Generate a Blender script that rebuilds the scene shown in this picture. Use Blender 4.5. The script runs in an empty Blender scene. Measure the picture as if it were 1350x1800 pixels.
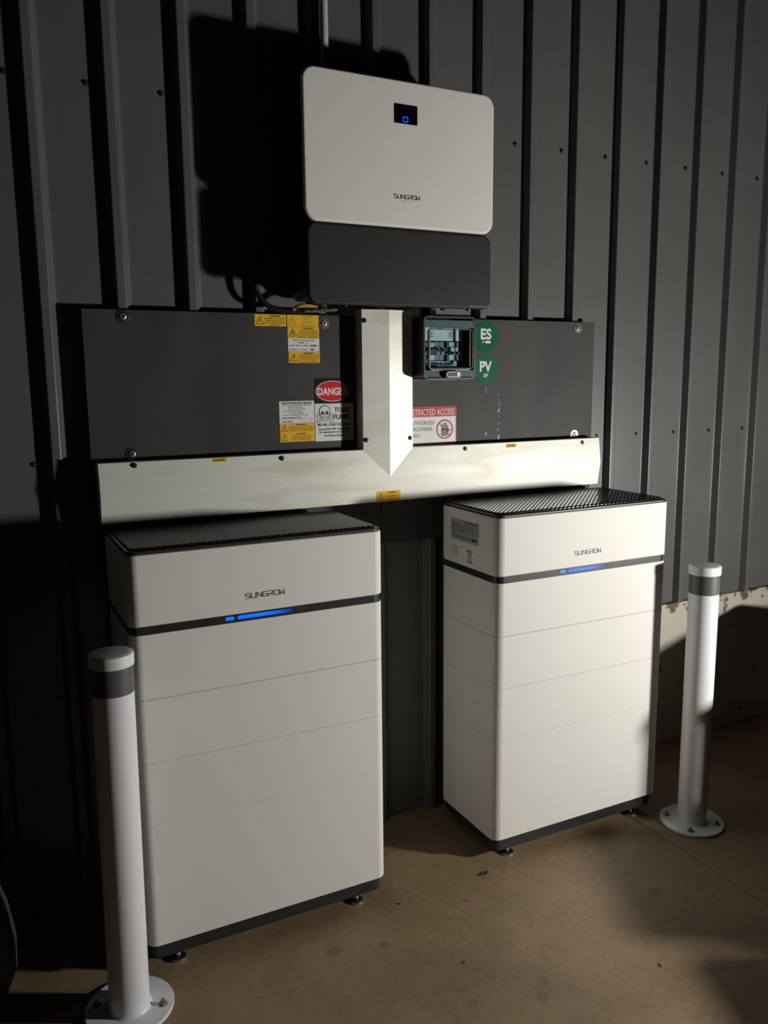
import bpy, bmesh, math, random
from mathutils import Vector, Matrix
random.seed(7)
SC = bpy.context.scene
COL = SC.collection

# ------------------------------------------------------------------ camera, light, exposure
CAM = Vector((0.3438, -2.5549, 1.6183))
YAW, PITCH, ROLL, FPX = -0.46605, -0.16027, -0.0100, 1447.88
def cam_axes():
    cy, sy, cp, sp = math.cos(YAW), math.sin(YAW), math.cos(PITCH), math.sin(PITCH)
    f = Vector((-sy*cp, cy*cp, sp)); rt = Vector((cy, sy, 0)); up = rt.cross(f)
    cr, sr = math.cos(ROLL), math.sin(ROLL)
    return cr*rt + sr*up, -sr*rt + cr*up, f
rt, up, fw = cam_axes()
cd = bpy.data.cameras.new('camera'); cam = bpy.data.objects.new('camera', cd); COL.objects.link(cam)
cam.matrix_world = Matrix(((rt.x, up.x, -fw.x, CAM.x), (rt.y, up.y, -fw.y, CAM.y), (rt.z, up.z, -fw.z, CAM.z), (0, 0, 0, 1)))
cd.sensor_fit = 'VERTICAL'; cd.sensor_height = 24; cd.lens = FPX/1800*24; cd.clip_start = .02
SC.camera = cam
LPOS = Vector((3.50, -2.05, 1.05))          # low work light standing outside the frame, to the right
ld = bpy.data.lights.new('work_light', 'AREA'); ld.shape = 'DISK'; ld.size = .16; ld.energy = 61
ld.color = (1.0, .975, .92)
lo = bpy.data.objects.new('work_light', ld); COL.objects.link(lo); lo.location = LPOS
lo.rotation_euler = (Vector((1.5, -.8, 1.35)) - LPOS).to_track_quat('-Z', 'Y').to_euler()
w = bpy.data.worlds.new('night'); SC.world = w; w.use_nodes = True
w.node_tree.nodes['Background'].inputs[0].default_value = (.55, .62, .75, 1)
w.node_tree.nodes['Background'].inputs[1].default_value = .002
SC.view_settings.view_transform = 'Standard'; SC.view_settings.look = 'None'
SC.view_settings.exposure = 0; SC.view_settings.gamma = 1; SC.view_settings.use_curve_mapping = False

# ------------------------------------------------------------------ materials
def mat(name, col, rough=.5, metal=0, spec=.5, noise=None, bump=None, emit=None, rnoise=None):
    m = bpy.data.materials.new(name); m.use_nodes = True
    nt = m.node_tree; b = nt.nodes['Principled BSDF']
    b.inputs['Base Color'].default_value = (*col, 1); b.inputs['Roughness'].default_value = rough
    b.inputs['Metallic'].default_value = metal; b.inputs['Specular IOR Level'].default_value = spec
    tc = nt.nodes.new('ShaderNodeTexCoord')
    if noise:                                # (scale, colour 2, lo, hi)
        n = nt.nodes.new('ShaderNodeTexNoise'); n.inputs['Scale'].default_value = noise[0]; n.inputs['Detail'].default_value = 6
        r = nt.nodes.new('ShaderNodeValToRGB'); nt.links.new(tc.outputs['Object'], n.inputs['Vector'])
        nt.links.new(n.outputs['Fac'], r.inputs['Fac'])
        r.color_ramp.elements[0].position = noise[2]; r.color_ramp.elements[1].position = noise[3]
        r.color_ramp.elements[0].color = (*col, 1); r.color_ramp.elements[1].color = (*noise[1], 1)
        nt.links.new(r.outputs['Color'], b.inputs['Base Color'])
    if bump:
        n = nt.nodes.new('ShaderNodeTexNoise'); n.inputs['Scale'].default_value = bump[0]; n.inputs['Detail'].default_value = 4
        nt.links.new(tc.outputs['Object'], n.inputs['Vector'])
        bp = nt.nodes.new('ShaderNodeBump'); bp.inputs['Strength'].default_value = bump[1]; bp.inputs['Distance'].default_value = .002
        nt.links.new(n.outputs['Fac'], bp.inputs['Height']); nt.links.new(bp.outputs['Normal'], b.inputs['Normal'])
    if rnoise:
        n = nt.nodes.new('ShaderNodeTexNoise'); n.inputs['Scale'].default_value = rnoise[0]; n.inputs['Detail'].default_value = 5
        nt.links.new(tc.outputs['Object'], n.inputs['Vector'])
        mr = nt.nodes.new('ShaderNodeMapRange'); mr.inputs['To Min'].default_value = rnoise[1]; mr.inputs['To Max'].default_value = rnoise[2]
        mr.inputs['From Min'].default_value = .3; mr.inputs['From Max'].default_value = .7
        nt.links.new(n.outputs['Fac'], mr.inputs['Value']); nt.links.new(mr.outputs['Result'], b.inputs['Roughness'])
    if emit:
        b.inputs['Emission Color'].default_value = (*emit[0], 1); b.inputs['Emission Strength'].default_value = emit[1]
    return m

M = {}
M['sheet'] = mat('dark_grey_painted_steel', (.105, .105, .103), .34, noise=(2.2, (.125, .123, .120), .3, .7))
M['shell'] = mat('warm_white_enamel', (.76, .745, .70), .55, spec=.3, noise=(3, (.78, .765, .72), .3, .7))
M['dkgrey'] = mat('charcoal_plastic', (.028, .029, .031), .42)
M['band'] = mat('charcoal_band', (.022, .024, .026), .35)
M['base'] = mat('graphite_base', (.018, .022, .022), .5)
M['invdark'] = mat('matte_slate_plastic', (.020, .023, .023), .52, spec=.3)
M['panel'] = None
M['black'] = mat('black_ink', (.008, .008, .008), .5)
M['ink'] = mat('dark_grey_ink', (.035, .033, .032), .5)
M['redline'] = mat('faded_red_ink', (.55, .28, .24), .5)
M['yellow'] = mat('yellow_vinyl', (.82, .48, .02), .45, spec=.2)
M['brownink'] = mat('faded_brown_ink', (.42, .20, .02), .5)
M['white'] = mat('white_vinyl', (.75, .76, .75), .42, spec=.2)
M['signblack'] = mat('black_vinyl', (.012, .012, .013), .3, spec=.2)
M['red'] = mat('red_vinyl', (.62, .016, .03), .35, spec=.2)
M['red2'] = mat('worn_red_print', (.50, .035, .045), .45, spec=.2)
M['grey'] = mat('grey_print', (.10, .10, .13), .5)
M['green'] = mat('green_vinyl', (.001, .125, .065), .4, spec=.1, noise=(9, (.001, .095, .05), .35, .6))
M['chrome'] = mat('polished_steel', (.75, .75, .73), .22, 1)
M['zinc'] = mat('dull_zinc', (.35, .35, .34), .4, 1)
M['screw'] = mat('black_screw', (.02, .02, .02), .4, .3)
M['bollard'] = mat('gloss_white_powder_coat', (.80, .80, .83), .3)
M['tape'] = mat('dark_grey_reflective_band', (.10, .105, .105), .4)
M['cap'] = mat('white_plastic_cap', (.78, .78, .78), .45)
M['boxgrey'] = mat('grey_enclosure_plastic', (.20, .23, .24), .25)
M['boxblack'] = mat('black_enclosure_plastic', (.018, .020, .022), .4)
M['breaker'] = mat('pale_grey_breaker', (.60, .64, .64), .4)
M['breaker2'] = mat('mid_grey_breaker', (.22, .25, .26), .4)
M['card'] = mat('white_card', (.80, .82, .82), .5)
M['conduit'] = mat('pale_grey_conduit', (.55, .55, .53), .35)
M['cable'] = mat('black_cable', (.012, .012, .013), .45)
M['tan'] = mat('yellow_tan_sleeve', (.55, .33, .05), .6)
M['label'] = mat('silver_rating_label', (.36, .37, .38), .45)
M['screen'] = mat('black_glass_display', (.003, .004, .008), .08)
M['blue'] = mat('blue_indicator', (0, .05, .3), .4, emit=((0, .13, 1.0), 1.25))
M['cardboard'] = mat('brown_cardboard', (.16, .10, .05), .8)
M['tyre'] = mat('dark_grey_rubber', (.05, .05, .05), .6)
M['leaf'] = mat('dead_leaf', (.03, .02, .012), .7)
M['blocker'] = mat('blocker_black', (.03, .03, .03), .7)

def nd(nt, t, **k):
    n = nt.nodes.new(t)
    for a, v in k.items(): setattr(n, a, v)
    return n
def math_(nt, op, a, b=None):
    n = nt.nodes.new('ShaderNodeMath'); n.operation = op
    for i, v in enumerate((a, b)):
        if v is None: continue
        if isinstance(v, (int, float)): n.inputs[i].default_value = v
        else: nt.links.new(v, n.inputs[i])
    return n.outputs[0]

def glass_mat():
    m = bpy.data.materials.new('smoked_clear_lid'); m.use_nodes = True; nt = m.node_tree; nt.nodes.clear()
    o = nd(nt, 'ShaderNodeOutputMaterial'); t = nd(nt, 'ShaderNodeBsdfTransparent'); g = nd(nt, 'ShaderNodeBsdfGlossy'); x = nd(nt, 'ShaderNodeMixShader')
    lw = nd(nt, 'ShaderNodeLayerWeight'); lw.inputs[0].default_value = .5
    t.inputs[0].default_value = (.84, .92, .94, 1); g.inputs['Roughness'].default_value = .06
    nt.links.new(math_(nt, 'ADD', math_(nt, 'MULTIPLY', math_(nt, 'POWER', lw.outputs['Facing'], 4.0), .55), .035), x.inputs[0]); nt.links.new(t.outputs[0], x.inputs[1]); nt.links.new(g.outputs[0], x.inputs[2]); nt.links.new(x.outputs[0], o.inputs[0])
    return m
M['glass'] = glass_mat()

def panel_mat():
    m = mat('charcoal_cement_board', (.060, .059, .058), .55, spec=.22)
    nt = m.node_tree; b = nt.nodes['Principled BSDF']; tc = nd(nt, 'ShaderNodeTexCoord')
    n = nd(nt, 'ShaderNodeTexNoise'); n.inputs['Scale'].default_value = 3.2; n.inputs['Detail'].default_value = 5
    mp = nd(nt, 'ShaderNodeMapping'); mp.inputs['Scale'].default_value = (1.6, 1, .5)
    nt.links.new(tc.outputs['Object'], mp.inputs[0]); nt.links.new(mp.outputs[0], n.inputs['Vector'])
    r = nd(nt, 'ShaderNodeValToRGB'); nt.links.new(n.outputs['Fac'], r.inputs[0])
    r.color_ramp.elements[0].position = .30; r.color_ramp.elements[0].color = (.036, .035, .035, 1)
    r.color_ramp.elements[1].position = .60; r.color_ramp.elements[1].color = (.056, .055, .053, 1)
    # white scuffs: a vertical scratched line below the round stickers
    n2 = nd(nt, 'ShaderNodeTexNoise'); n2.inputs['Scale'].default_value = 55; n2.inputs['Detail'].default_value = 3
    nt.links.new(tc.outputs['Object'], n2.inputs['Vector'])
    s = nd(nt, 'ShaderNodeSeparateXYZ'); nt.links.new(tc.outputs['Object'], s.inputs[0])
    def near(v, c, h): return math_(nt, 'LESS_THAN', math_(nt, 'ABSOLUTE', math_(nt, 'SUBTRACT', v, c)), h)
    reg = math_(nt, 'MULTIPLY', near(s.outputs['X'], 2.078, .004), near(s.outputs['Z'], 1.475, .085))
    reg2 = math_(nt, 'MULTIPLY', near(s.outputs['X'], 2.032, .012), near(s.outputs['Z'], 1.49, .10))
    a = math_(nt, 'MULTIPLY', reg, math_(nt, 'GREATER_THAN', n2.outputs['Fac'], .52))
    c = math_(nt, 'MULTIPLY', reg2, math_(nt, 'GREATER_THAN', n2.outputs['Fac'], .645))
    fac = math_(nt, 'MAXIMUM', a, c)
    mx = nd(nt, 'ShaderNodeMixRGB'); nt.links.new(fac, mx.inputs[0]); nt.links.new(r.outputs[0], mx.inputs[1]); mx.inputs[2].default_value = (.38, .37, .35, 1)
    nt.links.new(mx.outputs[0], b.inputs['Base Color'])
    return m
M['panel'] = panel_mat()

def alu_mat():
    m = mat('galvanised_sheet', (.60, .60, .53), .38, .18)
    nt = m.node_tree; b = nt.nodes['Principled BSDF']; tc = nd(nt, 'ShaderNodeTexCoord')
    mp = nd(nt, 'ShaderNodeMapping'); mp.inputs['Scale'].default_value = (.8, 2, 5)
    n = nd(nt, 'ShaderNodeTexNoise'); n.inputs['Scale'].default_value = 2.6; n.inputs['Detail'].default_value = 5; n.inputs['Distortion'].default_value = .6
    nt.links.new(tc.outputs['Object'], mp.inputs[0]); nt.links.new(mp.outputs[0], n.inputs['Vector'])
    r = nd(nt, 'ShaderNodeValToRGB'); nt.links.new(n.outputs['Fac'], r.inputs[0])
    e = r.color_ramp.elements; e[0].position = .36; e[0].color = (.66, .64, .53, 1); e[1].position = .52; e[1].color = (.84, .84, .76, 1)
    n2 = nd(nt, 'ShaderNodeTexNoise'); n2.inputs['Scale'].default_value = 90; n2.inputs['Detail'].default_value = 4
    nt.links.new(tc.outputs['Object'], n2.inputs['Vector'])
    g = math_(nt, 'GREATER_THAN', n2.outputs['Fac'], .755)
    mx = nd(nt, 'ShaderNodeMixRGB'); nt.links.new(g, mx.inputs[0]); nt.links.new(r.outputs[0], mx.inputs[1]); mx.inputs[2].default_value = (.22, .21, .18, 1)
    nt.links.new(mx.outputs[0], b.inputs['Base Color'])
    mr = nd(nt, 'ShaderNodeMapRange'); nt.links.new(n.outputs['Fac'], mr.inputs['Value']); mr.inputs['From Min'].default_value = .3; mr.inputs['From Max'].default_value = .7
    mr.inputs['To Min'].default_value = .48; mr.inputs['To Max'].default_value = .36
    nt.links.new(mr.outputs[0], b.inputs['Roughness'])
    return m
M['alu'] = alu_mat()

def lid_mat():
    # black moulded lid with a grid of small smooth dots between rough lands
    m = mat('dotted_black_lid', (.022, .022, .023), .3)
    nt = m.node_tree; b = nt.nodes['Principled BSDF']; tc = nd(nt, 'ShaderNodeTexCoord')
    mp = nd(nt, 'ShaderNodeMapping'); mp.inputs['Rotation'].default_value = (0, 0, math.radians(45)); mp.inputs['Scale'].default_value = (82, 82, 82)
    nt.links.new(tc.outputs['Object'], mp.inputs[0])
    s = nd(nt, 'ShaderNodeSeparateXYZ'); nt.links.new(mp.outputs[0], s.inputs[0])
    fx = math_(nt, 'SUBTRACT', math_(nt, 'FRACT', s.outputs['X']), .5); fy = math_(nt, 'SUBTRACT', math_(nt, 'FRACT', s.outputs['Y']), .5)
    d = math_(nt, 'SQRT', math_(nt, 'ADD', math_(nt, 'MULTIPLY', fx, fx), math_(nt, 'MULTIPLY', fy, fy)))
    dot = math_(nt, 'LESS_THAN', d, .30)
    mr = nd(nt, 'ShaderNodeMapRange'); nt.links.new(dot, mr.inputs['Value']); mr.inputs['To Min'].default_value = .5; mr.inputs['To Max'].default_value = .14
    nt.links.new(mr.outputs[0], b.inputs['Roughness'])
    mr2 = nd(nt, 'ShaderNodeMapRange'); nt.links.new(dot, mr2.inputs['Value']); mr2.inputs['To Min'].default_value = .04; mr2.inputs['To Max'].default_value = .45
    nt.links.new(mr2.outputs[0], b.inputs['Specular IOR Level'])
    b.inputs['Base Color'].default_value = (.010, .010, .011, 1)
    return m
M['lid'] = lid_mat()

def floor_mat():
    m = mat('tan_stained_concrete', (.40, .29, .18), .5)
    nt = m.node_tree; b = nt.nodes['Principled BSDF']; tc = nd(nt, 'ShaderNodeTexCoord')
    n = nd(nt, 'ShaderNodeTexNoise'); n.inputs['Scale'].default_value = 3.0; n.inputs['Detail'].default_value = 9; n.inputs['Roughness'].default_value = .55; n.inputs['Distortion'].default_value = .5
    nt.links.new(tc.outputs['Object'], n.inputs['Vector'])
    r = nd(nt, 'ShaderNodeValToRGB'); nt.links.new(n.outputs['Fac'], r.inputs[0])
    e = r.color_ramp.elements; e[0].position = .30; e[0].color = (.215, .143, .086, 1); e[1].position = .68; e[1].color = (.315, .222, .130, 1)
    n2 = nd(nt, 'ShaderNodeTexNoise'); n2.inputs['Scale'].default_value = 45; n2.inputs['Detail'].default_value = 5
    nt.links.new(tc.outputs['Object'], n2.inputs['Vector'])
    r2 = nd(nt, 'ShaderNodeValToRGB'); nt.links.new(n2.outputs['Fac'], r2.inputs[0])
    r2.color_ramp.elements[0].position = .25; r2.color_ramp.elements[0].color = (.80, .79, .77, 1); r2.color_ramp.elements[1].position = .6; r2.color_ramp.elements[1].color = (1, 1, 1, 1)
    mx = nd(nt, 'ShaderNodeMixRGB', blend_type='MULTIPLY'); mx.inputs[0].default_value = 1
    nt.links.new(r.outputs[0], mx.inputs[1]); nt.links.new(r2.outputs[0], mx.inputs[2])
    # round drip stains
    s = nd(nt, 'ShaderNodeSeparateXYZ'); nt.links.new(tc.outputs['Object'], s.inputs[0])
    last = mx.outputs[0]
    for (x, y, rad) in ((1.6199, -.9526, .019), (1.5837, -.9996, .020), (2.18, -.80, .022), (1.41, -.93, .012), (1.30, -.62, .016), (1.16, -.58, .020)):
        dx = math_(nt, 'SUBTRACT', s.outputs['X'], x); dy = math_(nt, 'SUBTRACT', s.outputs['Y'], y)
        d = math_(nt, 'SQRT', math_(nt, 'ADD', math_(nt, 'MULTIPLY', dx, dx), math_(nt, 'MULTIPLY', dy, dy)))
        mr = nd(nt, 'ShaderNodeMapRange'); nt.links.new(d, mr.inputs['Value']); mr.inputs['From Min'].default_value = rad*1.15; mr.inputs['From Max'].default_value = rad*.8
        mr.inputs['To Max'].default_value = .55
        k = nd(nt, 'ShaderNodeMixRGB'); nt.links.new(mr.outputs[0], k.inputs[0]); nt.links.new(last, k.inputs[1]); k.inputs[2].default_value = (.15, .083, .052, 1)
        last = k.outputs[0]
    nt.links.new(last, b.inputs['Base Color'])
    bp = nd(nt, 'ShaderNodeBump'); bp.inputs['Strength'].default_value = .12; bp.inputs['Distance'].default_value = .002
    nt.links.new(n2.outputs['Fac'], bp.inputs['Height']); nt.links.new(bp.outputs[0], b.inputs['Normal'])
    return m
M['floor'] = floor_mat()

def plinth_mat():
    m = mat('chipped_cream_paint', (.55, .50, .42), .6)
    nt = m.node_tree; b = nt.nodes['Principled BSDF']; tc = nd(nt, 'ShaderNodeTexCoord')
    n = nd(nt, 'ShaderNodeTexNoise'); n.inputs['Scale'].default_value = 13; n.inputs['Detail'].default_value = 8; n.inputs['Roughness'].default_value = .65
    nt.links.new(tc.outputs['Object'], n.inputs['Vector'])
    s = nd(nt, 'ShaderNodeSeparateXYZ'); nt.links.new(tc.outputs['Object'], s.inputs[0])
    mr = nd(nt, 'ShaderNodeMapRange'); nt.links.new(s.outputs['Z'], mr.inputs['Value']); mr.inputs['From Min'].default_value = .56; mr.inputs['From Max'].default_value = .636
    mr.inputs['To Min'].default_value = 0; mr.inputs['To Max'].default_value = .17
    f = math_(nt, 'ADD', n.outputs['Fac'], mr.outputs[0])
    g = math_(nt, 'GREATER_THAN', f, .640)
    mx = nd(nt, 'ShaderNodeMixRGB'); nt.links.new(g, mx.inputs[0]); mx.inputs[1].default_value = (.55, .50, .42, 1)
    n3 = nd(nt, 'ShaderNodeTexNoise'); n3.inputs['Scale'].default_value = 30; nt.links.new(tc.outputs['Object'], n3.inputs['Vector'])
    r = nd(nt, 'ShaderNodeValToRGB'); nt.links.new(n3.outputs['Fac'], r.inputs[0]); r.color_ramp.elements[0].color = (.07, .045, .03, 1); r.color_ramp.elements[1].color = (.28, .18, .12, 1)
    nt.links.new(r.outputs[0], mx.inputs[2]); nt.links.new(mx.outputs[0], b.inputs['Base Color'])
    bp = nd(nt, 'ShaderNodeBump'); bp.inputs['Strength'].default_value = .5; bp.inputs['Distance'].default_value = .003; bp.invert = True
    nt.links.new(g, bp.inputs['Height']); nt.links.new(bp.outputs[0], b.inputs['Normal'])
    return m
M['plinth'] = plinth_mat()

def led_mat():
    m = mat('blue_light_bar', (0, .02, .08), .3)
    nt = m.node_tree; b = nt.nodes['Principled BSDF']; tc = nd(nt, 'ShaderNodeTexCoord'); s = nd(nt, 'ShaderNodeSeparateXYZ')
    nt.links.new(tc.outputs['Object'], s.inputs[0])      # light guide fed from its left end: 0.286 lit .. 0.46 out
    mr = nd(nt, 'ShaderNodeMapRange'); nt.links.new(s.outputs['X'], mr.inputs['Value'])
    mr.inputs['From Min'].default_value = .375; mr.inputs['From Max'].default_value = .45; mr.inputs['To Min'].default_value = 1.25; mr.inputs['To Max'].default_value = 0
    b.inputs['Emission Color'].default_value = (0, .14, 1, 1); nt.links.new(mr.outputs[0], b.inputs['Emission Strength'])
    return m
M['led'] = led_mat()

# ------------------------------------------------------------------ mesh helpers
class MB:
    def __init__(s): s.v = []; s.f = []; s.m = []; s.mats = []
    def mi(s, m):
        m = M[m]
        if m not in s.mats: s.mats.append(m)
        return s.mats.index(m)
    def add(s, vs, fs, m):
        b = len(s.v); s.v += [tuple(v) for v in vs]; i = s.mi(m)
        for f in fs: s.f.append([b + k for k in f]); s.m.append(i)
        return s
    def box(s, x0, x1, y0, y1, z0, z1, m, e=0.0):
        if e: return s.slab(x0, x1, z0, z1, e, y0, y1, e, m)
        vs = [(x, y, z) for x in (x0, x1) for y in (y0, y1) for z in (z0, z1)]
        return s.add(vs, [(0, 1, 3, 2), (4, 6, 7, 5), (0, 4, 5, 1), (2, 3, 7, 6), (0, 2, 6, 4), (1, 5, 7, 3)], m)
    def slab(s, u0, u1, v0, v1, r, w0, w1, e, m, axis='y', n=7, cap=True):
        # rounded rectangle in (u,v) extruded along w with rolled edges; axis y: (u,w,v) ; axis z: (u,v,w) ; axis x: (w,u,v)
        r = max(r, e + 1e-5)
        def ring(ins, w):
            P = []; rr = max(r - ins, 1e-5)
            for cx, cy, a0 in ((u1-r, v1-r, 0), (u0+r, v1-r, 90), (u0+r, v0+r, 180), (u1-r, v0+r, 270)):
                for k in range(n + 1):
                    a = math.radians(a0 + 90*k/n); P.append((cx + rr*math.cos(a), cy + rr*math.sin(a), w))
            return P
        rings = []; K = 3 if e > 0 else 0
        if K:
            for k in range(K + 1):
                a = math.pi/2*k/K; rings.append(ring(e*(1 - math.sin(a)), w0 + e*(1 - math.cos(a))))
            for k in range(K, -1, -1):
                a = math.pi/2*k/K; rings.append(ring(e*(1 - math.sin(a)), w1 - e*(1 - math.cos(a))))
        else: rings = [ring(0, w0), ring(0, w1)]
        N = len(rings[0]); V = []; F = []
        for R_ in rings:
            for (u, v, w_) in R_: V.append({'y': (u, w_, v), 'z': (u, v, w_), 'x': (w_, u, v)}[axis])
        for i in range(len(rings) - 1):
            for k in range(N): F.append((i*N + k, i*N + (k+1) % N, (i+1)*N + (k+1) % N, (i+1)*N + k))
        if cap: F.append(tuple(range(N))[::-1]); F.append(tuple(range((len(rings)-1)*N, len(rings)*N)))
        return s.add(V, F, m)
    def lathe(s, prof, m, c=(0, 0, 0), axis='z', n=32):
        # prof: (radius, height) pairs
        V = []; F = []
        for (r, h) in prof:
            for k in range(n):
                a = 2*math.pi*k/n; p = (r*math.cos(a), r*math.sin(a), h)
                if axis == 'y': p = (p[0], -h, p[1])
                if axis == 'x': p = (h, p[0], p[1])
                V.append((c[0]+p[0], c[1]+p[1], c[2]+p[2]))
        for i in range(len(prof)-1):
            for k in range(n): F.append((i*n+k, i*n+(k+1) % n, (i+1)*n+(k+1) % n, (i+1)*n+k))
        F.append(tuple(range(n))); F.append(tuple(range((len(prof)-1)*n, len(prof)*n)))
        return s.add(V, F, m)
    def tube(s, pts, r, m, n=10, sub=6):
        P = [Vector(p) for p in pts]; Q = []
        if len(P) > 2:
            for i in range(len(P)-1):
                p0, p1, p2, p3 = P[max(i-1, 0)], P[i], P[i+1], P[min(i+2, len(P)-1)]
                for k in range(sub):
                    t = k/sub; Q.append(.5*((2*p1)+(-p0+p2)*t+(2*p0-5*p1+4*p2-p3)*t*t+(-p0+3*p1-3*p2+p3)*t**3))
            Q.append(P[-1])
        else: Q = P
        V = []; F = []; prev = None
        for i, q in enumerate(Q):
            t = (Q[min(i+1, len(Q)-1)] - Q[max(i-1, 0)]).normalized()
            if prev is None: a = t.orthogonal().normalized()
            else: a = (prev - t*prev.dot(t)).normalized()
            prev = a; b = t.cross(a)
            for k in range(n):
                g = 2*math.pi*k/n; V.append(q + r*(math.cos(g)*a + math.sin(g)*b))
        for i in range(len(Q)-1):
            for k in range(n): F.append((i*n+k, i*n+(k+1) % n, (i+1)*n+(k+1) % n, (i+1)*n+k))
        F.append(tuple(range(n))); F.append(tuple(range((len(Q)-1)*n, len(Q)*n)))
        return s.add(V, F, m)
    def build(s, name, parent=None, loc=None, smooth=35, mtx=None, keep=False):
        me = bpy.data.meshes.new(name)
        me.from_pydata([tuple(v) for v in s.v], [], s.f)
        for m in s.mats: me.materials.append(m)
        me.polygons.foreach_set('material_index', s.m); me.update()
        if not keep:
            bm = bmesh.new(); bm.from_mesh(me); bmesh.ops.recalc_face_normals(bm, faces=bm.faces); bm.to_mesh(me); bm.free()
        if smooth:
            me.shade_smooth(); me.set_sharp_from_angle(angle=math.radians(smooth))
        o = bpy.data.objects.new(name, me); COL.objects.link(o)
        if smooth:
            wn = o.modifiers.new('weighted_normals', 'WEIGHTED_NORMAL'); wn.keep_sharp = True; wn.weight = 100
        if parent: o.parent = parent
        if mtx is not None: o.matrix_local = mtx
        elif loc: o.location = loc
        return o

def tag(o, label=None, cat=None, group=None, kind=None):
    if label: o['label'] = label
    if cat: o['category'] = cat
    if group: o['group'] = group
    if kind: o['kind'] = kind
    return o
def thing(name, label, cat, loc=(0, 0, 0), group=None):
    o = bpy.data.objects.new(name, None); COL.objects.link(o); o.location = loc; o.empty_display_size = .05
    return tag(o, label, cat, group)

# text and flat print in a sign's own (u right, v up) frame, h = how far it stands off the sign's face
_TX = {}
def text_geo(s, bold=False):
    key = (s, bold)
    if key in _TX: return _TX[key]
    c = bpy.data.curves.new('t', 'FONT'); c.body = s; c.size = 1; c.resolution_u = 3
    if bold: c.offset = .032
    o = bpy.data.objects.new('t', c); COL.objects.link(o)
    dg = bpy.context.evaluated_depsgraph_get(); e = o.evaluated_get(dg); me = e.to_mesh()
    V = [tuple(v.co) for v in me.vertices]; F = [tuple(p.vertices) for p in me.polygons]
    e.to_mesh_clear(); bpy.data.objects.remove(o); bpy.data.curves.remove(c)
    _TX[key] = (V, F); return V, F
class Sign(MB):
    """flat print: coordinates (u, v) -> local (u, -h, v)"""
    def P(s, u, v, h): return (u, -h, v)
    def poly(s, pts, h, m):
        return s.add([s.P(u, v, h) for u, v in pts], [tuple(range(len(pts)))], m)
    def rect(s, u0, u1, v0, v1, h, m): return s.poly([(u0, v0), (u1, v0), (u1, v1), (u0, v1)], h, m)
    def plate(s, u0, u1, v0, v1, m, t=.0008): return s.slab(u0, u1, v0, v1, .0012, -t, 0, 0, m, 'y', 3)
    def disc(s, cu, cv, ru, rv, h, m, n=40):
        return s.poly([(cu+ru*math.cos(2*math.pi*k/n), cv+rv*math.sin(2*math.pi*k/n)) for k in range(n)], h, m)
    def ring(s, cu, cv, r0, r1, h, m, n=40):
        V = []
        for k in range(n):
            a = 2*math.pi*k/n
            for r in (r0, r1): V.append(s.P(cu+r*math.cos(a), cv+r*math.sin(a), h))
        return s.add(V, [(2*k, 2*k+1, (2*k+3) % (2*n), (2*k+2) % (2*n)) for k in range(n)], m)
    def line(s, a, b, t, h, m, ext=0):
        d = Vector((b[0]-a[0], b[1]-a[1])); L = d.length; d /= L; n_ = Vector((-d.y, d.x))*t/2
        a = Vector(a) - d*ext; b = Vector(b) + d*ext
        return s.poly([a-n_, b-n_, b+n_, a+n_], h, m)
    def text(s, st, cu, cv, size, m, h=.0012, width=None, align='c', bold=True):
        V, F = text_geo(st, bold)
        xs = [v[0] for v in V]; ys = [v[1] for v in V]
        if not xs: return s
        w0 = max(xs)-min(xs); cap = .72
        sy = size/cap; sx = sy if width is None else width/w0
        ou = cu - (min(xs)+max(xs))/2*sx if align == 'c' else cu - min(xs)*sx
        return s.add([s.P(ou+x*sx, cv - size/2 + y*sy, h) for x, y, _ in V], F, m)
    def tri(s, cu, cv, w_, m1='black', m2='yellow', hh=None, bolts=1):
        hh = hh or w_*.9
        s.poly([(cu-w_/2, cv-hh/2), (cu+w_/2, cv-hh/2), (cu, cv+hh/2)], .0012, m1)
        k = .78; s.poly([(cu-w_/2*k, cv-hh/2+hh*.08), (cu+w_/2*k, cv-hh/2+hh*.08), (cu, cv-hh/2+hh*.08+hh*k)], .0013, m2)
        for i in range(bolts):
            o = (i-(bolts-1)/2)*w_*.14
            s.line((cu+o+.04*w_, cv+.20*hh), (cu+o-.05*w_, cv-.06*hh), w_*.06, .0014, m1, w_*.01)
            s.line((cu+o-.05*w_, cv-.06*hh), (cu+o+.05*w_, cv-.06*hh), w_*.05, .0014, m1)
            s.line((cu+o+.05*w_, cv-.06*hh), (cu+o-.01*w_, cv-.32*hh), w_*.06, .0014, m1, w_*.01)
        return s

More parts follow.
